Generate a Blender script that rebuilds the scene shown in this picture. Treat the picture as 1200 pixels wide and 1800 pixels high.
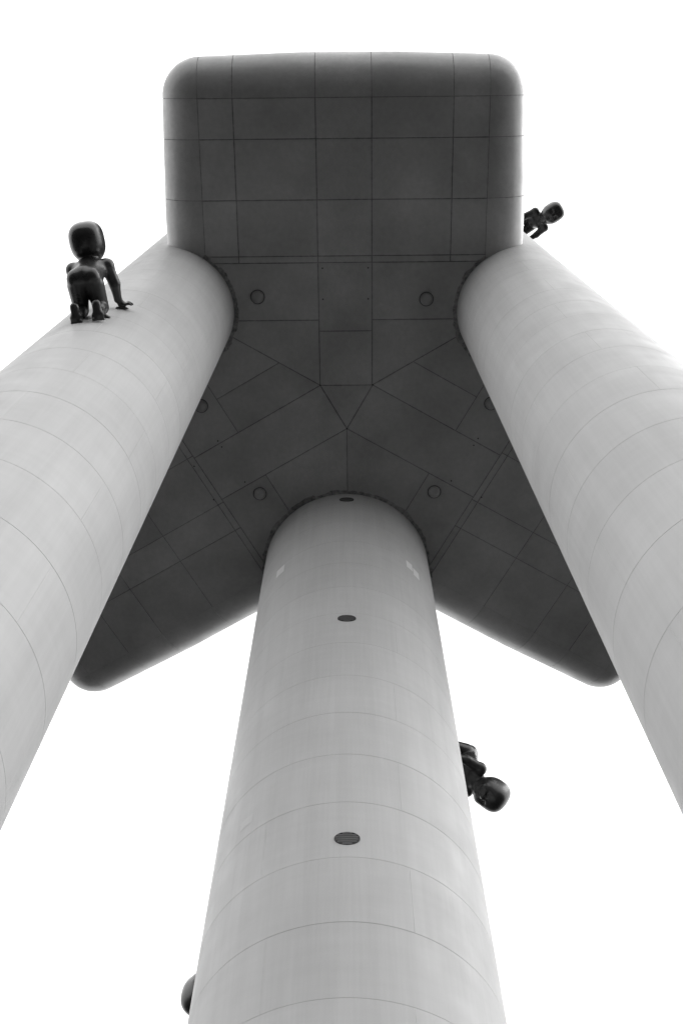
import bpy, math, random
import numpy as np
from mathutils import Vector, Matrix

sc = bpy.context.scene
for o in list(bpy.data.objects):
    bpy.data.objects.remove(o)
random.seed(7)
COL = sc.collection

# ------------------------------------------------------------------ camera
EYE = 1.6                                   # eye height above the ground, metres
TILT = math.atan(750 / 2000.0)              # the camera looks 20.6 degrees away from the zenith
cam_d = bpy.data.cameras.new('camera')
cam = bpy.data.objects.new('camera', cam_d)
COL.objects.link(cam)
cam.location = (0, 0, EYE)
cam.rotation_euler = (math.pi - TILT, 0, 0)
cam_d.sensor_fit = 'VERTICAL'
cam_d.sensor_height = 36.0
cam_d.lens = 40.0
cam_d.shift_x = -8 / 1800.0
cam_d.clip_start = 0.1
cam_d.clip_end = 6000
sc.camera = cam

# ------------------------------------------------------------------ sky and sun
SUN_EL, SUN_AZ = math.radians(50), math.radians(102)      # azimuth measured from +Y towards +X
w = bpy.data.worlds.new('World')
sc.world = w
w.use_nodes = True
nt = w.node_tree
nt.nodes.clear()
sky = nt.nodes.new('ShaderNodeTexSky')
sky.sky_type = 'NISHITA'
sky.sun_disc = False
sky.sun_elevation = SUN_EL
sky.sun_rotation = SUN_AZ
sky.air_density = 1.0
sky.dust_density = 4.0
bw = nt.nodes.new('ShaderNodeRGBToBW')
cloud = nt.nodes.new('ShaderNodeMath'); cloud.operation = 'ADD'     # even cloud layer over the sky
cloud.inputs[1].default_value = 22.0
bg = nt.nodes.new('ShaderNodeBackground')
bg.inputs['Strength'].default_value = 0.05
wo = nt.nodes.new('ShaderNodeOutputWorld')
nt.links.new(sky.outputs[0], bw.inputs[0])
nt.links.new(bw.outputs[0], cloud.inputs[0])
nt.links.new(cloud.outputs[0], bg.inputs['Color'])
nt.links.new(bg.outputs[0], wo.inputs['Surface'])

sd = bpy.data.lights.new('sun', 'SUN')
sd.energy = 0.5
sd.angle = math.radians(35)
sd.color = (1, 1, 1)
sun = bpy.data.objects.new('sun', sd)
COL.objects.link(sun)
sdir = Vector((math.cos(SUN_EL) * math.sin(SUN_AZ), math.cos(SUN_EL) * math.cos(SUN_AZ), math.sin(SUN_EL)))
sun.rotation_euler = sdir.to_track_quat('Z', 'Y').to_euler()
sun.location = sdir * 200

sc.view_settings.view_transform = 'Standard'
sc.view_settings.look = 'None'
sc.view_settings.gamma = 1
sc.view_settings.use_curve_mapping = False
sc.view_settings.exposure = 0.62

# ------------------------------------------------------------------ scale
S = 2.1                       # metres per plan unit (a thin shaft is 4.8 m across)
H = 21.2                      # height of the cabin's underside above the eye, in units
def W(x, y, z=0.0):           # plan units about the camera -> world metres
    return Vector((x * S, y * S, EYE + z * S))
PODC = (0.01, 5.65)           # centre of the three-armed cabin
POD_ROT = math.radians(-0.55)
SHAFTS = [((-3.23, 3.95), 1.145), ((3.21, 3.93), 1.145), ((0.012, 9.21), 1.645)]

# ------------------------------------------------------------------ materials
def N(t, kind, **kw):
    n = t.nodes.new(kind)
    for k, v in kw.items():
        setattr(n, k, v)
    return n

def painted(name, base, rough, blotch=0.10, streak=0.07, per=0.04, bump=0.05, spec=0.5, grain=0.0):
    m = bpy.data.materials.new(name); m.use_nodes = True
    t = m.node_tree; L = t.links
    b = t.nodes['Principled BSDF']
    geo = N(t, 'ShaderNodeNewGeometry')
    def noise(scale, vec=(1, 1, 1), detail=4, rg=0.55):
        mp = N(t, 'ShaderNodeMapping'); mp.inputs['Scale'].default_value = vec
        L.new(geo.outputs['Position'], mp.inputs['Vector'])
        n = N(t, 'ShaderNodeTexNoise'); n.inputs['Scale'].default_value = scale
        n.inputs['Detail'].default_value = detail; n.inputs['Roughness'].default_value = rg
        L.new(mp.outputs[0], n.inputs['Vector'])
        return n.outputs['Fac']
    def ramp(sock, lo, hi, a=0.35, c=0.65):
        r = N(t, 'ShaderNodeMapRange'); r.inputs['From Min'].default_value = a; r.inputs['From Max'].default_value = c
        r.inputs['To Min'].default_value = lo; r.inputs['To Max'].default_value = hi
        L.new(sock, r.inputs['Value']); return r.outputs[0]
    def mul(x, y):
        q = N(t, 'ShaderNodeMath', operation='MULTIPLY'); L.new(x, q.inputs[0]); L.new(y, q.inputs[1]); return q.outputs[0]
    f = ramp(noise(0.35, (1, 1, 1), 5), 1 - blotch, 1 + blotch * 0.5)
    f = mul(f, ramp(noise(1.0, (2.2, 2.2, 0.09), 6, 0.6), 1 - streak, 1 + streak * 0.4))
    f = mul(f, ramp(noise(1.0, (14, 14, 0.5), 3, 0.6), 1 - streak * 0.5, 1 + streak * 0.2))
    f = mul(f, ramp(noise(1.0, (0.5, 0.5, 3.5), 5, 0.6), 1 - blotch * 0.5, 1 + blotch * 0.2))
    if grain:
        f = mul(f, ramp(noise(6.0, (1, 1, 1), 8, 0.7), 1 - grain, 1 + grain * .5))
    oi = N(t, 'ShaderNodeObjectInfo')
    f = mul(f, ramp(oi.outputs['Random'], 1 - per, 1 + per, 0, 1))
    mu = N(t, 'ShaderNodeMath', operation='MULTIPLY'); mu.inputs[1].default_value = base
    L.new(f, mu.inputs[0])
    cc = N(t, 'ShaderNodeCombineColor')
    for i in range(3): L.new(mu.outputs[0], cc.inputs[i])
    L.new(cc.outputs[0], b.inputs['Base Color'])
    L.new(ramp(noise(1.3, (1, 1, 1), 5), rough - 0.08, rough + 0.10), b.inputs['Roughness'])
    b.inputs['Specular IOR Level'].default_value = spec
    bp = N(t, 'ShaderNodeBump'); bp.inputs['Strength'].default_value = bump; bp.inputs['Distance'].default_value = 0.05
    L.new(noise(2.0, (1, 1, .6), 6, 0.6), bp.inputs['Height'])
    L.new(bp.outputs[0], b.inputs['Normal'])
    return m

M_SHAFT = painted('shaft_paint', 0.53, 0.5, blotch=0.045, streak=0.045, per=0.014, bump=0.015, spec=0.08)
M_POD = painted('cabin_paint', 0.41, 0.36, blotch=0.17, streak=0.0, per=0.055, grain=0.08, bump=0.02, spec=0.55)
M_JOINT = painted('joint_filler', 0.24, 0.8, blotch=0.3, streak=0.0, per=0.0, grain=0.3, spec=0.2)
M_RING = painted('collar_mortar', 0.34, 0.8, blotch=0.35, streak=0.0, per=0.0, grain=0.5, bump=0.5, spec=0.2)
M_PATCH_OLD = painted('weathered_patch', 0.565, 0.5, blotch=0.05, streak=0.03, per=0.0, spec=0.08)
M_PATCH = painted('fresh_paint', 0.78, 0.4, blotch=0.05, streak=0.03, per=0.0)
M_DARK = painted('vent_metal', 0.03, 0.5, blotch=0.2, streak=0.0, per=0.0)
M_SLAT = painted('vent_slat_metal', 0.32, 0.45, blotch=0.2, streak=0.0, per=0.0)
M_LAMP = painted('lamp_glass', 0.30, 0.35, blotch=0.1, streak=0.0, per=0.25)
M_LAMPRIM = painted('lamp_rim', 0.10, 0.5, blotch=0.1, streak=0.0, per=0.0)
M_BABY = painted('dark_bronze', 0.028, 0.30, blotch=0.35, streak=0.0, per=0.0, bump=0.06, grain=0.25)
M_BRACKET = painted('bracket_steel', 0.05, 0.5, blotch=0.1, streak=0.0, per=0.0)
M_GROUND = painted('asphalt', 0.015, 0.85, blotch=0.25, streak=0.0, per=0.0, grain=0.3, bump=0.3, spec=0.2)

# ------------------------------------------------------------------ helpers
def mesh(name, verts, faces, mat, smooth=None):
    me = bpy.data.meshes.new(name)
    me.from_pydata([tuple(v) for v in verts], [], faces)
    me.materials.append(mat)
    me.validate()
    if smooth is not None:
        me.polygons.foreach_set('use_smooth', [True] * len(me.polygons))
        me.set_sharp_from_angle(angle=math.radians(smooth))
    me.update()
    return me

def link(name, data, parent=None, matrix=None):
    o = bpy.data.objects.new(name, data)
    COL.objects.link(o)
    if parent: o.parent = parent
    if matrix is not None: o.matrix_basis = matrix
    return o

def tag(o, label=None, cat=None, group=None, kind=None):
    if label: o['label'] = label
    if cat: o['category'] = cat
    if group: o['group'] = group
    if kind: o['kind'] = kind
    return o

# ------------------------------------------------------------------ ground
g = link('ground', mesh('ground', [(-2500, -2500, 0), (2500, -2500, 0), (2500, 2500, 0), (-2500, 2500, 0)], [(0, 1, 2, 3)], M_GROUND))
tag(g, kind='structure')

# ------------------------------------------------------------------ the tower
tower = link('television_tower', None)
tower.location = (PODC[0] * S, PODC[1] * S, 0)
tag(tower, 'huge pale grey tower with three round shafts carrying a dark bellied three armed cabin', 'tower')
TW = Vector((PODC[0] * S, PODC[1] * S, 0))

RING = 0.981 * S              # height of one shell ring
RING0 = 7.922                 # a seam sits at this height (units above the eye)
def ring_mesh(R, dz, dy, nseg=144):
    """one welded shell ring, open at both ends, V-chamfered edges, one vertical weld groove"""
    rows = [(0.0, -dy), (dz, 0.0)] + [(RING * k / 4, 0.0) for k in (1, 2, 3)] + [(RING - dz, 0.0), (RING, -dy)]
    ang = [2 * math.pi * i / nseg for i in range(nseg)]
    gw = 0.009 / R
    ang2 = [0.0, gw] + ang[1:] + [2 * math.pi - gw]
    V, F = [], []
    for (z, d) in rows:
        for i, a in enumerate(ang2):
            r = R + d - (0.005 if i == 0 else 0)
            V.append((r * math.cos(a), r * math.sin(a), z))
    n = len(ang2)
    for j in range(len(rows) - 1):
        for i in range(n):
            k = (i + 1) % n
            F.append((j * n + i, j * n + k, (j + 1) * n + k, (j + 1) * n + i))
    return mesh('shell_ring', V, F, M_SHAFT, 18)

def core_mesh(R, z0, z1, nseg=96):
    V = [(R * math.cos(2 * math.pi * i / nseg), R * math.sin(2 * math.pi * i / nseg), z) for z in (z0, z1) for i in range(nseg)]
    F = [(i, (i + 1) % nseg, nseg + (i + 1) % nseg, nseg + i) for i in range(nseg)]
    F.append(tuple(range(nseg - 1, -1, -1))); F.append(tuple(range(nseg, 2 * nseg)))
    return mesh('shaft', V, F, M_JOINT, 30)

TOPZ = 34.0
shafts = []
for si, ((cx, cy), R) in enumerate(SHAFTS):
    Rm = R * S
    c = W(cx, cy) - TW
    ztop = EYE + TOPZ * S
    shaft = link('shaft', core_mesh(Rm - 0.04, 0.0, ztop), tower, Matrix.Translation((c.x, c.y, 0)))
    shafts.append(shaft)
    strong = ring_mesh(Rm, 0.010, 0.0075)
    weak = ring_mesh(Rm, 0.006, 0.0022)
    zseam = EYE + RING0 * S
    k0 = -int(zseam // RING) - 1
    z = zseam + k0 * RING
    k = k0
    while z < ztop - RING:
        if z > -RING * 0.5:
            faint = (k % 6 in (1, 5)) if si == 2 else (k % 3 == 1)
            o = link('shell_ring', weak if faint else strong, shaft,
                     Matrix.Translation((0, 0, z)) @ Matrix.Rotation(math.radians((-62 if k % 2 else -118) + random.uniform(-7, 7) + (0 if si == 2 else (40 if si == 0 else -40))), 4, 'Z'))
        z += RING; k += 1

def on_shaft(si, az, z):
    """frame on a shaft's surface: Z outward, Y up, origin on the surface; az in plan from +Y towards +X"""
    (cx, cy), R = SHAFTS[si]
    n = Vector((math.sin(az), math.cos(az), 0))
    up = Vector((0, 0, 1))
    x = up.cross(n)
    p = W(cx, cy, z) + n * (R * S)
    m = Matrix((x, up, n)).transposed().to_4x4()
    m.translation = p
    return m

# louvred round vents on the thick shaft
def vent_mesh(rad):
    V, F, MI = [], [], []
    def add(vs, fs, mi):
        b = len(V); V.extend(vs); F.extend([tuple(b + i for i in f) for f in fs]); MI.extend([mi] * len(fs))
    n = 48
    prof = [(rad + .012, -.02), (rad + .012, .010), (rad + .006, .016), (rad - .016, .016), (rad - .020, .010), (rad - .020, -.015)]
    vs = [(r * math.cos(2 * math.pi * i / n), r * math.sin(2 * math.pi * i / n), z) for (r, z) in prof for i in range(n)]
    fs = [(j * n + i, j * n + (i + 1) % n, (j + 1) * n + (i + 1) % n, (j + 1) * n + i) for j in range(len(prof) - 1) for i in range(n)]
    add(vs, fs, 0)
    add([((rad - .01) * math.cos(2 * math.pi * i / n), (rad - .01) * math.sin(2 * math.pi * i / n), .003) for i in range(n)], [tuple(range(n))], 0)
    ns = 6
    for k in range(ns):
        y = -rad + 2 * rad * (k + .5) / ns
        hw = math.sqrt(max(0, (rad - .022) ** 2 - y * y))
        d = rad / ns
        a, b, t = (y - d * .42, .016), (y + d * .18, .008), .006
        vs = [(-hw, a[0], a[1]), (hw, a[0], a[1]), (hw, b[0], b[1]), (-hw, b[0], b[1]),
              (-hw, a[0] + t, a[1] + t), (hw, a[0] + t, a[1] + t), (hw, b[0] + t, b[1] + t), (-hw, b[0] + t, b[1] + t)]
        add(vs, [(0, 1, 2, 3), (7, 6, 5, 4), (0, 4, 5, 1), (2, 6, 7, 3), (1, 5, 6, 2), (0, 3, 7, 4)], 1)
    V = [(x, y * .78, z) for x, y, z in V]
    me = bpy.data.meshes.new('vent'); me.from_pydata(V, [], F)
    me.materials.append(M_DARK); me.materials.append(M_SLAT)
    me.polygons.foreach_set('material_index', MI); me.update()
    return me
vm = vent_mesh(0.134 * S)
base_inv = Matrix.Translation(-(TW + Vector((0, 0, 0))))
def local_to(shaft, m):
    return shaft.matrix_basis.inverted() @ base_inv @ m
for z in (10.198, 15.58, 20.86):
    link('vent', vm, shafts[2], local_to(shafts[2], on_shaft(2, math.pi, z)))

# pale repainted patches, thin curved sheets on the shafts
def patch(si, az0, az1, z0, z1, slope=0.0, mat=M_PATCH):
    (cx, cy), R = SHAFTS[si]
    Rm = R * S + 0.004
    V, F = [], []
    n = 8
    for i in range(n + 1):
        a = az0 + (az1 - az0) * i / n
        for z in (z0, z1):
            V.append((Rm * math.sin(a), Rm * math.cos(a), EYE + (z + slope * i / n) * S))
    for i in range(n): F.append((2 * i, 2 * i + 1, 2 * i + 3, 2 * i + 2))
    link('paint_patch', mesh('paint_patch', V, F, mat, 30), shafts[si])
D2 = math.radians
patch(2, D2(180 + 42), D2(180 + 49), 18.35, 18.65)
patch(2, D2(180 - 40), D2(180 - 45), 18.45, 18.75)
patch(2, D2(180 - 45.6), D2(180 - 51), 18.35, 18.66)
patch(2, D2(180 + 42), D2(180 + 49), 11.08, 11.24, 0.0, M_PATCH_OLD)

# ------------------------------------------------------------------ the cabin
RHO = 0.70
ARMS = [(180, 2.57, 5.46), (60, 2.42, 7.6), (-60, 2.38, 7.68)]
def arm_axes(az):
    a = math.radians(az)
    return Vector((math.cos(a), -math.sin(a))), Vector((math.sin(a), math.cos(a)))   # across, along
def a2p(az, x, y):
    r, d = arm_axes(az)
    return r * x + d * y
def isect(p, d, q, e):
    den = d.x * e.y - d.y * e.x
    t = ((q.x - p.x) * e.y - (q.y - p.y) * e.x) / den
    return p + d * t

# outline of the flat underside, counter-clockwise seen from above
order = sorted(ARMS, key=lambda a: -a[0])     # 180, 60, -60 : azimuth falls = counter-clockwise
outline = []                                   # (point, convex, arm index)
edges = []
for i, (az, hw, ln) in enumerate(order):
    naz, nhw, nln = order[(i + 1) % 3]
    # seen from above, going counter-clockwise: right side of arm (x=+hw) first
    outline.append((a2p(az, hw, ln), True))
    outline.append((a2p(az, -hw, ln), True))
    r, d = arm_axes(az); rn, dn = arm_axes(naz)
    outline.append((isect(a2p(az, -hw, 0), d, a2p(naz, nhw, 0), dn), False))
P = [Vector(p) for p, c in outline]
area = sum(P[i].x * P[(i + 1) % 9].y - P[(i + 1) % 9].x * P[i].y for i in range(9))
if area < 0:
    outline.reverse(); P.reverse()
conv = [c for p, c in outline]
def outn(i):
    d = (P[(i + 1) % 9] - P[i]).normalized()
    return Vector((d.y, -d.x))

POD_M = Matrix.Translation((0, 0, EYE + H * S)) @ Matrix.Rotation(POD_ROT, 4, 'Z')
WALL = 5.0 * S
# core of the cabin, a little inside the cladding
def arm_of(i):
    mid = (P[i] + P[(i + 1) % 9]) / 2
    return ARMS[max(range(3), key=lambda k: mid.dot(arm_axes(ARMS[k][0])[1]))]
def bow_at(i, t):
    """the walls are not dead straight: they swell a little away from the corners"""
    ln = (P[(i + 1) % 9] - P[i]).length
    az = arm_of(i)[0]
    if conv[i] and conv[(i + 1) % 9]:
        return 0.055 * min(1.0, 1.5 * (1 - abs(2 * t / ln - 1))) if az == 180 else 0.0
    u = t if conv[i] else ln - t
    return 0.07 * min(1.0, u / 2.0)
def offset_dir(i, t):
    n0 = outn(i)
    ln = (P[(i + 1) % 9] - P[i]).length
    if not conv[i] and t <= 1e-6:
        m = outn((i - 1) % 9); return (m + n0) / (1 + m.dot(n0))
    if not conv[(i + 1) % 9] and t >= ln - 1e-6:
        m = outn((i + 1) % 9); return (m + n0) / (1 + m.dot(n0))
    return n0
def core_ring(o):
    out = []
    for i in range(9):
        ln = (P[(i + 1) % 9] - P[i]).length
        d = (P[(i + 1) % 9] - P[i]) / ln
        for s_ in range(7):
            t = ln * s_ / 6
            out.append(P[i] + d * t + offset_dir(i, t) * (max(o, 0) * (1 + bow_at(i, t) / RHO) if o > 0 else 0))
        if conv[(i + 1) % 9]:
            a0 = math.atan2(outn(i).y, outn(i).x); n1 = outn((i + 1) % 9); a1 = math.atan2(n1.y, n1.x)
            if a1 < a0: a1 += 2 * math.pi
            for s_ in range(1, 6):
                a = a0 + (a1 - a0) * s_ / 6
                out.append(P[(i + 1) % 9] + Vector((math.cos(a), math.sin(a))) * o)
    return out
V, F = [], []
lv = [(0.0, 0.007)]
for k in range(1, 9):
    ph = math.pi / 2 * k / 8
    lv.append((RHO * math.sin(ph) - 0.009 * math.sin(ph), RHO * (1 - math.cos(ph)) + 0.008 * math.cos(ph)))
lv.append((RHO - .014, 5.02))
for (o, z) in lv:
    ring = core_ring(o)
    for q in ring: V.append((q.x * S, q.y * S, z * S))
nr = len(ring)
for j in range(len(lv) - 1):
    for i in range(nr):
        F.append((j * nr + i, j * nr + (i + 1) % nr, (j + 1) * nr + (i + 1) % nr, (j + 1) * nr + i))
b_ = len(V); V += [(p.x * S, p.y * S, 0.0072 * S) for p in P]; F.append(tuple(b_ + i for i in range(8, -1, -1))); F.append(tuple((len(lv) - 1) * nr + i for i in range(nr)))
cabin = link('cabin', mesh('cabin', V, F, M_JOINT), tower, POD_M)

# flat soffit panels
def clip(poly, a, b, c):      # keep a*x+b*y <= c
    out = []
    for i in range(len(poly)):
        p, q = poly[i], poly[(i + 1) % len(poly)]
        dp, dq = a * p[0] + b * p[1] - c, a * q[0] + b * q[1] - c
        if dp <= 0: out.append(p)
        if (dp < 0 < dq) or (dq < 0 < dp):
            t = dp / (dp - dq); out.append((p[0] + t * (q[0] - p[0]), p[1] + t * (q[1] - p[1])))
    return out
def inset(poly, g):
    res = list(poly)
    n = len(poly)
    for i in range(n):
        p, q = poly[i], poly[(i + 1) % n]
        dx, dy = q[0] - p[0], q[1] - p[1]
        l = math.hypot(dx, dy)
        if l < 1e-6: continue
        a, b = dy / l, -dx / l
        res = clip(res, a, b, a * p[0] + b * p[1] - g)
        if len(res) < 3: return []
    return res
def ccw(poly):
    a = sum(poly[i][0] * poly[(i + 1) % len(poly)][1] - poly[(i + 1) % len(poly)][0] * poly[i][1] for i in range(len(poly)))
    return poly if a > 0 else poly[::-1]
def soffit_panel(poly, az, gap=0.009, step=0.0):
    q = [a2p(az, x, y) for x, y in poly]
    q = ccw([(v.x, v.y) for v in q])
    q = [p for i, p in enumerate(q) if math.hypot(p[0] - q[i - 1][0], p[1] - q[i - 1][1]) > 1e-4]
    a = inset(q, gap); b = inset(q, gap + 0.006)
    if len(a) < 3 or len(a) != len(b): return
    cxm = sum(p[0] for p in a) / len(a); cym = sum(p[1] for p in a) / len(a)
    n = len(a)
    V = [((p[0] - cxm) * S, (p[1] - cym) * S, 0.02) for p in a] + [((p[0] - cxm) * S, (p[1] - cym) * S, 0.005) for p in a] + \
        [((p[0] - cxm) * S, (p[1] - cym) * S, 0.0) for p in b]
    F = [(i, n + i, n + (i + 1) % n, (i + 1) % n) for i in range(n)] + [(n + i, 2 * n + i, 2 * n + (i + 1) % n, n + (i + 1) % n) for i in range(n)]
    F.append(tuple(2 * n + i for i in range(n - 1, -1, -1)))
    F.append(tuple(range(n)))
    F = [f[::-1] if k < 2 * n else f for k, f in enumerate(F)]
    link('panel', mesh('panel', V, F, M_POD), cabin, Matrix.Translation((cxm * S, cym * S, step)))
def region_clip(poly, hw, ln):
    t = 0.57735
    poly = clip(poly, t, -1, t * 0.5 - 0.289)
    poly = clip(poly, -t, -1, t * 0.5 - 0.289)
    poly = clip(poly, 0, -1, -0.289) if poly else poly
    return poly
def rect(x0, x1, y0, y1): return [(x0, y0), (x1, y0), (x1, y1), (x0, y1)]
def add_panel(az, hw, ln, x0, x1, y0, y1, gap=0.009):
    p = region_clip(rect(x0, x1, y0, y1), hw, ln)
    if len(p) >= 3: soffit_panel(p, az, gap, random.uniform(-.003, .003))
for (az, hw, ln) in ARMS:
    if az == 180:
        for (x0, x1) in ((-hw, -1.93), (-1.93, -.49), (-.49, .5), (.5, 1.95), (1.95, hw)):
            for (y0, y1) in ((2.72, 3.72), (3.72, 4.77), (4.77, ln)):
                add_panel(az, hw, ln, x0, x1, y0, y1)
            add_panel(az, hw, ln, x0, x1, 2.60, 2.72)
        add_panel(az, hw, ln, -.49, .5, 0.289, 1.33, .007); add_panel(az, hw, ln, -.49, .5, 1.33, 2.60, .007)
        for (x0, x1) in ((-hw, -.49), (.5, hw)):
            add_panel(az, hw, ln, x0, x1, 1.54, 2.60); add_panel(az, hw, ln, x0, x1, 0, 1.54)
    else:
        add_panel(az, hw, ln, -.5, .5, 0.289, 3.16)
        hw_in, hw = hw, hw + .005
        for s in (-1, 1):
            f = lambda a, b: (min(s * a, s * b), max(s * a, s * b))
            if s * az < 0:      # side towards the thick shaft: one undivided panel
                add_panel(az, hw, ln, *f(.5, hw), 0, 2.14, .007)
            else:
                add_panel(az, hw, ln, *f(.5, 1.27), 0, 2.14, .007); add_panel(az, hw, ln, *f(1.27, hw), 0, 2.14, .007)
            add_panel(az, hw, ln, *f(.5, hw), 2.14, 3.16, .008)
        cols = (-hw, -1.19, -.55, .56, 1.19, hw)
        for x0, x1 in zip(cols, cols[1:]):
            add_panel(az, hw, ln, x0, x1, 3.16, 3.29)
            rows = (3.29, 4.6, 5.83, 6.68, ln + .005)
            for y0, y1 in zip(rows, rows[1:]):
                add_panel(az, hw, ln, x0, x1, y0, y1, .0065)
soffit_panel([(-.5, .289), (.5, .289), (0, -.577)], 180, .009)

# rounded edge cladding: soffit edge -> quarter round -> wall
NPHI = 14
def profile():
    pr = [(RHO * math.sin(math.pi / 2 * k / NPHI), RHO * (1 - math.cos(math.pi / 2 * k / NPHI))) for k in range(NPHI + 1)]
    return pr
PR = profile()
def edge_piece(fr, name='edge_panel'):
    """fr: list of (point, outward dir, bow) along the edge; profile swept along it"""
    V, F = [], []
    n = len(fr)
    rows = PR + [(RHO, RHO + 0.0001)]
    allrows = []
    for (o, z) in PR: allrows.append((o, z, 0))
    nn = len(allrows)
    # fillet piece (inset a little at all four borders so that the joints are recessed)
    c = Vector((0, 0))
    for p, d, b in fr: c += p
    c /= n
    for j, (o, z, _) in enumerate(allrows):
        for i, (p, d, b) in enumerate(fr):
            q = p - c + d * (o + b * o / RHO)
            V.append((q.x * S, q.y * S, z * S))
    F = [(j * n + i, j * n + i + 1, (j + 1) * n + i + 1, (j + 1) * n + i) for j in range(nn - 1) for i in range(n - 1)]
    # returns at the ends, 3 cm deep, so the piece has thickness
    def ret(i, flip):
        base = len(V)
        for j, (o, z, _) in enumerate(allrows):
            p, d, b = fr[i]
            ph = math.pi / 2 * j / NPHI
            q = p - c + d * (o + b * o / RHO - 0.016 * math.sin(ph))
            V.append((q.x * S, q.y * S, (z + 0.016 * math.cos(ph)) * S))
        for j in range(nn - 1):
            f = (j * n + i, (j + 1) * n + i, base + j + 1, base + j)
            F.append(f[::-1] if flip else f)
    ret(0, False); ret(n - 1, True)
    o1 = link(name, mesh(name, V, F, M_POD, 25), cabin, Matrix.Translation((c.x * S, c.y * S, 0)))
    # wall above
    V, F = [], []
    for z in (RHO + 0.008, RHO + 2.1, 5.0):
        for i, (p, d, b) in enumerate(fr):
            q = p - c + d * (RHO + b)
            V.append((q.x * S, q.y * S, z * S))
    F = [(j * n + i, j * n + i + 1, (j + 1) * n + i + 1, (j + 1) * n + i) for j in range(2) for i in range(n - 1)]
    link('wall_panel', mesh('wall_panel', V, F, M_POD, 25), cabin, Matrix.Translation((c.x * S, c.y * S, 0)))

G = 0.005
arm_of_edge = {}
for i in range(9):
    p, q = P[i], P[(i + 1) % 9]
    d = (q - p); ln = d.length; d = d / ln
    n0 = outn(i)
    mid = (p + q) / 2
    is_end = conv[i] and conv[(i + 1) % 9]
    # which arm
    k = max(range(3), key=lambda k: mid.dot(arm_axes(ARMS[k][0])[1]) / 1.0)
    az, hw, al = ARMS[k]
    r, a = arm_axes(az)
    if is_end:
        cuts = [-1.93, -.49, .5, 1.95] if az == 180 else [-1.19, -.55, .56, 1.19]
        ts = sorted((a2p(az, x, al) - p).dot(d) for x in cuts)
    else:
        rows = [2.66, 3.72, 4.77] if az == 180 else [3.2, 4.6, 5.83, 6.68]
        sx = hw if mid.dot(r) > 0 else -hw
        ts = sorted((a2p(az, sx, y) - p).dot(d) for y in rows)
    ts = [0.0] + [t for t in ts if 0.05 < t < ln - 0.05] + [ln]
    for t0, t1 in zip(ts, ts[1:]):
        fr = []
        m = 6
        for s in range(m + 1):
            g_ = G if az == 180 else .0025
            t = t0 + g_ + (t1 - t0 - 2 * g_) * s / m
            if not conv[i] and t0 == 0.0 and s == 0: t = 0.0
            if not conv[(i + 1) % 9] and t1 == ln and s == m: t = ln
            fr.append((p + d * t, offset_dir(i, t), bow_at(i, t)))
        edge_piece(fr)
    if conv[(i + 1) % 9]:
        n1 = outn((i + 1) % 9)
        a0 = math.atan2(n0.y, n0.x); a1 = math.atan2(n1.y, n1.x)
        if a1 < a0: a1 += 2 * math.pi
        m = 12
        e = 0.006
        fr = [(q.copy(), Vector((math.cos(a0 + e + (a1 - a0 - 2 * e) * s / m), math.sin(a0 + e + (a1 - a0 - 2 * e) * s / m))), 0.0) for s in range(m + 1)]
        edge_piece(fr, 'corner_panel')

# rough mortar collars where the shafts meet the soffit
for si, ((cx, cy), R) in enumerate(SHAFTS):
    V, F = [], []
    n = 180
    rnd = random.Random(si)
    off = 0.2
    for i in range(n):
        a = 2 * math.pi * i / n
        if i % 5 == 0: off = rnd.uniform(0.06, 0.11)
        o = off + rnd.uniform(-.012, .012)
        for (rr, zz) in ((R - .01, -0.010), (R + o - .02, -0.008), (R + o, 0.004)):
            V.append((rr * S * math.cos(a), rr * S * math.sin(a), zz))
    c = W(cx, cy, H) - TW
    loc = POD_M.inverted() @ Vector((c.x, c.y, c.z))
    def inside(v):
        x, y = (v[0] + loc.x) / S, (v[1] + loc.y) / S
        r = False
        for a_ in range(9):
            p_, q_ = P[a_], P[(a_ + 1) % 9]
            if (p_.y > y) != (q_.y > y) and x < p_.x + (y - p_.y) / (q_.y - p_.y) * (q_.x - p_.x): r = not r
        return r
    for i in range(n):
        k = (i + 1) % n
        if not (inside(V[i * 3 + 2]) and inside(V[k * 3 + 2])): continue
        for j in range(2):
            F.append((i * 3 + j, k * 3 + j, k * 3 + j + 1, i * 3 + j + 1))
    link('collar', mesh('collar', V, F, M_RING), cabin, Matrix.Translation(loc))

# round bulkhead lamps let into the soffit
def lamp_mesh(rad):
    n = 40
    prof = [(rad + .035, 0.012), (rad + .035, -.035), (rad + .012, -.05), (rad, -.035)]
    dome = [(rad * math.cos(t), -.035 - rad * .8 * math.sin(t)) for t in [math.pi / 2 * k / 8 for k in range(9)]]
    V, F, MI = [], [], []
    rows = prof + dome[:-1]
    for (r, z) in rows:
        V += [(r * math.cos(2 * math.pi * i / n), r * math.sin(2 * math.pi * i / n), z) for i in range(n)]
    V.append((0, 0, dome[-1][1]))
    for j in range(len(rows) - 1):
        for i in range(n):
            F.append((j * n + i, (j + 1) * n + i, (j + 1) * n + (i + 1) % n, j * n + (i + 1) % n)); MI.append(0 if j < 3 else 1)
    b = (len(rows) - 1) * n
    for i in range(n): F.append((b + i, len(V) - 1, b + (i + 1) % n)); MI.append(1)
    me = mesh('lamp', V, F, M_LAMPRIM, 35); me.materials.append(M_LAMP)
    me.polygons.foreach_set('material_index', MI)
    return me
lm = lamp_mesh(0.118 * S)
rotp = Matrix.Rotation(-POD_ROT, 2)
for (x, y) in ((-1.65, -1.97), (1.48, -1.93), (-1.71, 1.91), (1.73, 1.87), (-2.79, 0.12), (2.77, 0.07)):
    q = rotp @ Vector((x, y))
    link('lamp', lm, cabin, Matrix.Translation((q.x * S, q.y * S, 0)))

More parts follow.
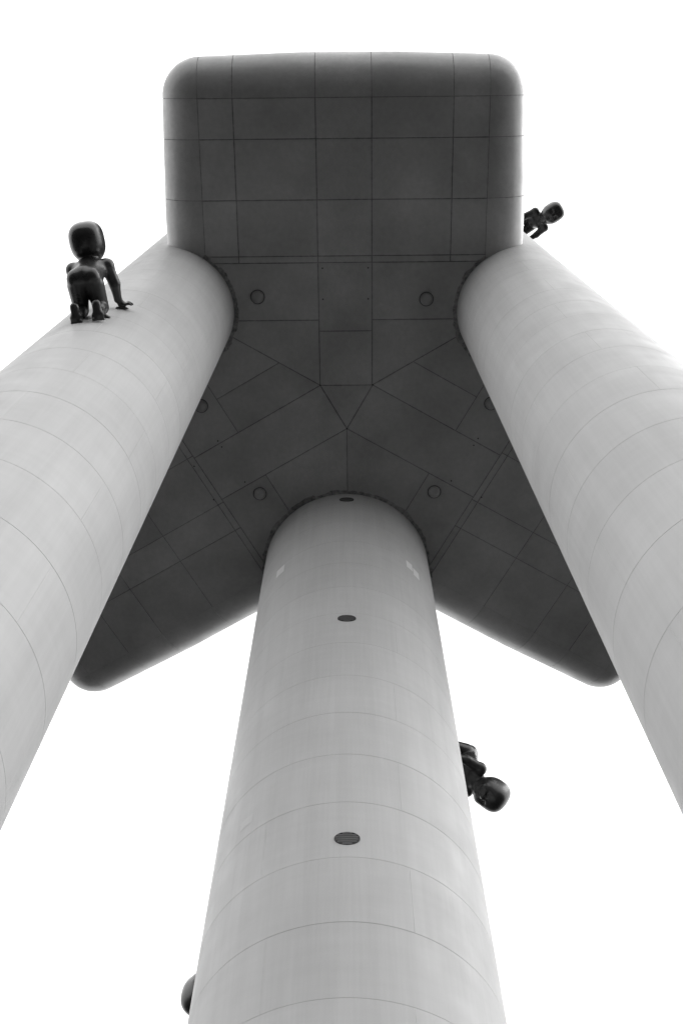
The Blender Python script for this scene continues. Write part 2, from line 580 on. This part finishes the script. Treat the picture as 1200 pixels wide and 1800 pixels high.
# small drain holes at the joints
n = 14
hm = mesh('drain_hole', [(0.03 * math.cos(2 * math.pi * i / n), 0.03 * math.sin(2 * math.pi * i / n), z) for z in (0.012, -.012) for i in range(n)],
          [(i, n + i, n + (i + 1) % n, (i + 1) % n) for i in range(n)] + [tuple(n + i for i in range(n))], M_DARK)
for (az, x, y) in ((180, .5, .289), (180, -.5, .289), (180, 0, -.577), (180, -.42, 2.5), (180, .42, 2.5), (180, -.42, 1.93), (180, .42, 1.93),
                   (60, .42, 2.6), (60, .58, 2.6), (60, -.42, 2.6), (-60, .42, 2.57), (-60, -.42, 2.57), (-60, -.56, 2.57), (60, -.42, 3.3), (-60, .42, 3.3), (-60, -.36, 3.25)):
    q = a2p(az, x, y)
    link('drain_hole', hm, cabin, Matrix.Translation((q.x * S, q.y * S, 0)))

# ------------------------------------------------------------------ crawling infant figures (one continuous skin each)
def surface_nets(f, org, h):
    nx, ny, nz = f.shape
    ins = f < 0
    idx = -np.ones((nx - 1, ny - 1, nz - 1), dtype=np.int64)
    cnt = np.zeros((nx - 1, ny - 1, nz - 1), dtype=np.int16)
    acc = np.zeros((nx - 1, ny - 1, nz - 1, 3), dtype=np.float32)
    corners = [(i, j, k) for i in (0, 1) for j in (0, 1) for k in (0, 1)]
    def sl(c): return tuple(slice(c[a], c[a] + f.shape[a] - 1) for a in range(3))
    for c in corners:
        for ax in range(3):
            if c[ax] == 0:
                c2 = list(c); c2[ax] = 1; c2 = tuple(c2)
                a, b = f[sl(c)], f[sl(c2)]
                m = (a < 0) != (b < 0)
                t = np.where(m, a / np.where(m, a - b, 1), 0).astype(np.float32)
                cnt += m
                for q in range(3):
                    acc[..., q] += m * (c[q] + (t if q == ax else 0))
    m = cnt > 0
    idx[m] = np.arange(m.sum())
    ii = np.argwhere(m)
    v = (ii + acc[m] / cnt[m][:, None]) * h + org
    quads = []
    for ax in range(3):
        a = [slice(None)] * 3; b = [slice(None)] * 3
        a[ax] = slice(0, -1); b[ax] = slice(1, None)
        A, B = ins[tuple(a)], ins[tuple(b)]
        ch = np.argwhere(A != B)
        u, w_ = (ax + 1) % 3, (ax + 2) % 3
        ok = (ch[:, u] > 0) & (ch[:, w_] > 0) & (ch[:, u] < f.shape[u] - 1) & (ch[:, w_] < f.shape[w_] - 1)
        ch = ch[ok]
        def g(du, dw):
            q = ch.copy(); q[:, u] -= du; q[:, w_] -= dw
            return idx[q[:, 0], q[:, 1], q[:, 2]]
        Q = np.stack([g(1, 1), g(0, 1), g(0, 0), g(1, 0)], 1)
        fl = ~A[ch[:, 0], ch[:, 1], ch[:, 2]]
        Q[fl] = Q[fl][:, ::-1]
        quads.append(Q)
    return v, np.concatenate(quads)

def infant_mesh(rhand, lhand, head=(0, 1.45, 1.68), hpitch=0.0, hyaw=0.0, h=0.026, relbow=None, lelbow=None, ffan=(0.9, 0.9)):
    lo = np.array([-1.25, -1.1, -0.28]); hi = np.array([1.25, 2.4, 2.5])
    n = ((hi - lo) / h).astype(int) + 1
    ax = [lo[i] + h * np.arange(n[i]) for i in range(3)]
    X, Y, Z = [a.astype(np.float32) for a in np.meshgrid(*ax, indexing='ij')]
    def cap(a, b, ra, rb):
        a = np.array(a, float); b = np.array(b, float); ab = b - a
        L2 = float(ab @ ab)
        t = np.clip(((X - a[0]) * ab[0] + (Y - a[1]) * ab[1] + (Z - a[2]) * ab[2]) / L2, 0, 1)
        return np.sqrt((X - a[0] - t * ab[0]) ** 2 + (Y - a[1] - t * ab[1]) ** 2 + (Z - a[2] - t * ab[2]) ** 2) - (ra + t * (rb - ra))
    def ell(c, r, R=None):
        x, y, z = X - c[0], Y - c[1], Z - c[2]
        if R is not None:
            x, y, z = (R[0][0] * x + R[1][0] * y + R[2][0] * z, R[0][1] * x + R[1][1] * y + R[2][1] * z, R[0][2] * x + R[1][2] * y + R[2][2] * z)
        k0 = np.sqrt((x / r[0]) ** 2 + (y / r[1]) ** 2 + (z / r[2]) ** 2)
        k1 = np.sqrt((x / r[0] ** 2) ** 2 + (y / r[1] ** 2) ** 2 + (z / r[2] ** 2) ** 2) + 1e-6
        return k0 * (k0 - 1) / k1
    def sq(c, r, p, R):
        x, y, z = X - c[0], Y - c[1], Z - c[2]
        x, y, z = (R[0][0] * x + R[1][0] * y + R[2][0] * z, R[0][1] * x + R[1][1] * y + R[2][1] * z, R[0][2] * x + R[1][2] * y + R[2][2] * z)
        k0 = (np.abs(x / r[0]) ** p + np.abs(y / r[1]) ** p + np.abs(z / r[2]) ** p) ** (1 / p)
        return (k0 - 1) * min(r)
    def smin(a, b, k):
        q = np.clip(0.5 + 0.5 * (b - a) / k, 0, 1)
        return b + (a - b) * q - k * q * (1 - q)
    def smax(a, b, k): return -smin(-a, -b, k)
    Rs = 2.4
    def surf(x): return math.sqrt(Rs * Rs - x * x) - Rs
    # trunk
    d = ell((0, 0.08, 0.96), (.40, .36, .33))
    d = smin(d, ell((0, 0.50, 0.92), (.41, .50, .34)), .15)
    d = smin(d, ell((0, 0.92, 1.00), (.43, .40, .31)), .15)
    d = smin(d, ell((0, 1.02, 1.10), (.42, .28, .20)), .12)
    for s in (-1, 1):
        d = smin(d, ell((s * .205, -0.08, 0.97), (.225, .25, .25)), .07)
        # leg
        kx = s * .255
        leg = cap((s * .205, 0.0, .80), (kx, .13, .19 + surf(kx)), .262, .195)
        leg = smin(leg, cap((kx, .13, .17 + surf(kx)), (s * .27, -.50, .20), .165, .115), .05)
        leg = smin(leg, ell((s * .26, -.15, .20), (.165, .24, .155)), .06)
        # foot, sole turned back, toes tucked on the surface
        fx = s * .275
        leg = smin(leg, cap((fx, -.60, .38), (fx, -.64, .10), .115, .115), .06)
        leg = smin(leg, ell((fx, -.655, .12), (.165, .08, .10)), .05)
        for q in range(5):
            tx = fx - s * .12 + s * .06 * q
            rr = .047 - .005 * q
            leg = smin(leg, cap((tx, -.66, .06), (tx + s * .01, -.745 + .012 * q, .015 + surf(tx) + rr * .5), rr, rr), .018)
        d = smin(d, leg, .045)
    d = smax(d, -cap((0, -.40, 1.16), (0, -.34, .74), .03, .03), .06)
    # arms
    for s, hd, el, fan in ((1, rhand, relbow, ffan[0]), (-1, lhand, lelbow, ffan[1])):
        sh = (s * .43, 1.10, 1.07)
        hx, hy = hd
        hz = surf(hx) + .07
        if el is None:
            el = ((sh[0] + hx) / 2 + s * .05, (sh[1] + hy) / 2 - .05, .58)
        d = smin(d, ell(sh, (.20, .20, .19)), .10)
        arm = cap(sh, el, .185, .145)
        wr = (hx - s * .02, hy - .02, hz + .16)
        arm = smin(arm, cap(el, wr, .145, .10), .05)
        d = smin(d, arm, .05)
        fd = np.array([s * math.cos(fan), math.sin(fan), 0.0])
        side = np.array([-fd[1], fd[0], 0.0])
        pc = np.array([hx, hy, hz]) + fd * .07
        d = smin(d, cap(wr, pc, .092, .085), .05)
        d = smin(d, ell(pc, (.125, .125, .062)), .04)
        for q in range(4):
            w_ = (q - 1.5) * .062
            a = pc + fd * .07 + side * w_
            ln = (.17, .20, .19, .14)[q if s < 0 else 3 - q]
            dir_ = fd + side * (q - 1.5) * .16
            b1 = a + dir_ * ln * .55 + np.array([0, 0, .020])
            b2 = a + dir_ * ln + np.array([0, 0, -.035])
            d = smin(d, cap(a, b1, .040, .037), .015)
            d = smin(d, cap(b1, b2, .037, .030), .012)
        th = -side if (s > 0) == (fd[0] > 0) else side
        th = side * (1 if s > 0 else -1)
        a = pc - fd * .04 + th * .08
        b1 = a + th * .085 + fd * .05
        d = smin(d, cap(a, b1, .046, .040), .03)
        d = smin(d, cap(b1, b1 + fd * .08 + th * .02 + np.array([0, 0, -.02]), .040, .032), .012)
    # neck and head
    hc = np.array(head)
    d = smin(d, cap((0, 1.12, 1.16), (0, hc[1] - .06, hc[2] - .38), .25, .24), .10)
    Rh = (Matrix.Rotation(hyaw, 3, 'Z') @ Matrix.Rotation(hpitch, 3, 'X'))
    def hp(x, y, z):
        v = Rh @ Vector((x, y, z)); return (hc[0] + v.x, hc[1] + v.y, hc[2] + v.z)
    RR = [list(Rh[i]) for i in range(3)]
    hd_ = sq(hp(0, -.03, .07), (.445, .54, .475), 2.6, RR)
    hd_ = smin(hd_, ell(hp(0, .05, -.18), (.385, .43, .38), RR), .14)
    for s in (-1, 1):
        hd_ = smin(hd_, ell(hp(s * .19, .34, -.20), (.15, .12, .13), RR), .08)     # cheeks
        hd_ = smax(hd_, -ell(hp(s * .165, .50, -.01), (.085, .07, .055), RR), .05)  # sockets
        hd_ = smin(hd_, ell(hp(s * .165, .425, -.01), (.062, .05, .042), RR), .012)  # eyes
        ear = ell(hp(s * .395, .0, -.12), (.05, .075, .10), RR)
        hd_ = smin(hd_, ear, .035)
    hd_ = smin(hd_, ell(hp(0, .50, -.12), (.058, .07, .055), RR), .05)              # nose
    hd_ = smax(hd_, -ell(hp(0, .50, -.265), (.11, .05, .018), RR), .02)              # mouth
    hd_ = smin(hd_, ell(hp(0, .38, -.40), (.12, .09, .07), RR), .06)                 # chin
    d = smin(d, hd_, .05)
    v, q = surface_nets(d, lo, h)
    return v, q

def infant(name, si, az, z, label, head_down=False, scale=1.07, roll=0.0, dx=0.0, anchor_y=0.5, **kw):
    v, q = infant_mesh(**kw)
    me = bpy.data.meshes.new('bronze_infant')
    me.vertices.add(len(v)); me.vertices.foreach_set('co', v.astype(np.float32).ravel())
    me.loops.add(len(q) * 4); me.loops.foreach_set('vertex_index', q.astype(np.int32).ravel())
    me.polygons.add(len(q)); me.polygons.foreach_set('loop_start', np.arange(0, 4 * len(q), 4, dtype=np.int32))
    me.polygons.foreach_set('use_smooth', np.ones(len(q), dtype=bool))
    me.materials.append(M_BABY)
    me.update(); me.validate()
    m = on_shaft(si, az, z)
    R = Matrix.Rotation(math.pi if head_down else 0.0, 4, 'Z') @ Matrix.Rotation(roll, 4, 'Z')
    root = bpy.data.objects.new(name, None); COL.objects.link(root)
    root.matrix_world = m @ R @ Matrix.Scale(scale, 4) @ Matrix.Translation((dx, -anchor_y, 0))
    tag(root, label, 'statue', 'dark crawling infant figures fixed to the shafts')
    b = link('body', me, root)
    sm = b.modifiers.new('relax', 'SMOOTH'); sm.iterations = 3; sm.factor = .5
    # steel brackets that pin hands and knees to the shaft
    for (x, y) in (kw['rhand'], kw['lhand'], (.27, -.1), (-.27, -.1)):
        zz = math.sqrt(2.4 ** 2 - x * x) - 2.4 if si != 2 else math.sqrt(3.45 ** 2 - x * x) - 3.45
        V = []
        for sx in (-.16, .16):
            for (dy, dz) in ((-.05, -.06), (.05, -.06), (.05, .035), (-.05, .035)):
                V.append((x + sx * (1.3 if dz < 0 else .6), y + dy, zz + dz))
        link('bracket', mesh('bracket', V, [(0, 1, 2, 3), (7, 6, 5, 4), (0, 4, 5, 1), (1, 5, 6, 2), (2, 6, 7, 3), (3, 7, 4, 0)], M_BRACKET), root)
    return root

infant('infant_statue', 0, math.radians(180 + 7), 14.95,
       'dark bronze infant crawling up the left shaft, seen from behind with bare soles',
       roll=.06, dx=.13, rhand=(.56, 1.22), lhand=(-.46, 1.25), ffan=(0.25, 0.9), anchor_y=.5)
infant('infant_statue', 1, math.radians(123), 28.0,
       'small dark infant crawling head down on the right shaft, half hidden by the cabin edge',
       head_down=True, rhand=(.50, 1.25), lhand=(-.50, 1.25), anchor_y=1.0)
infant('infant_statue', 2, math.radians(64.5), 15.22,
       'dark infant crawling head down round the right edge of the middle shaft',
       head_down=True, rhand=(.50, 1.15), lhand=(-.50, 1.10), anchor_y=1.0, hpitch=-.5, head=(0, 1.48, 1.62))
infant('infant_statue', 2, math.radians(-47.5), 11.5,
       'dark infant almost hidden behind the middle shaft, only a round head showing',
       rhand=(.50, 1.25), lhand=(-.50, 1.25), anchor_y=1.45)
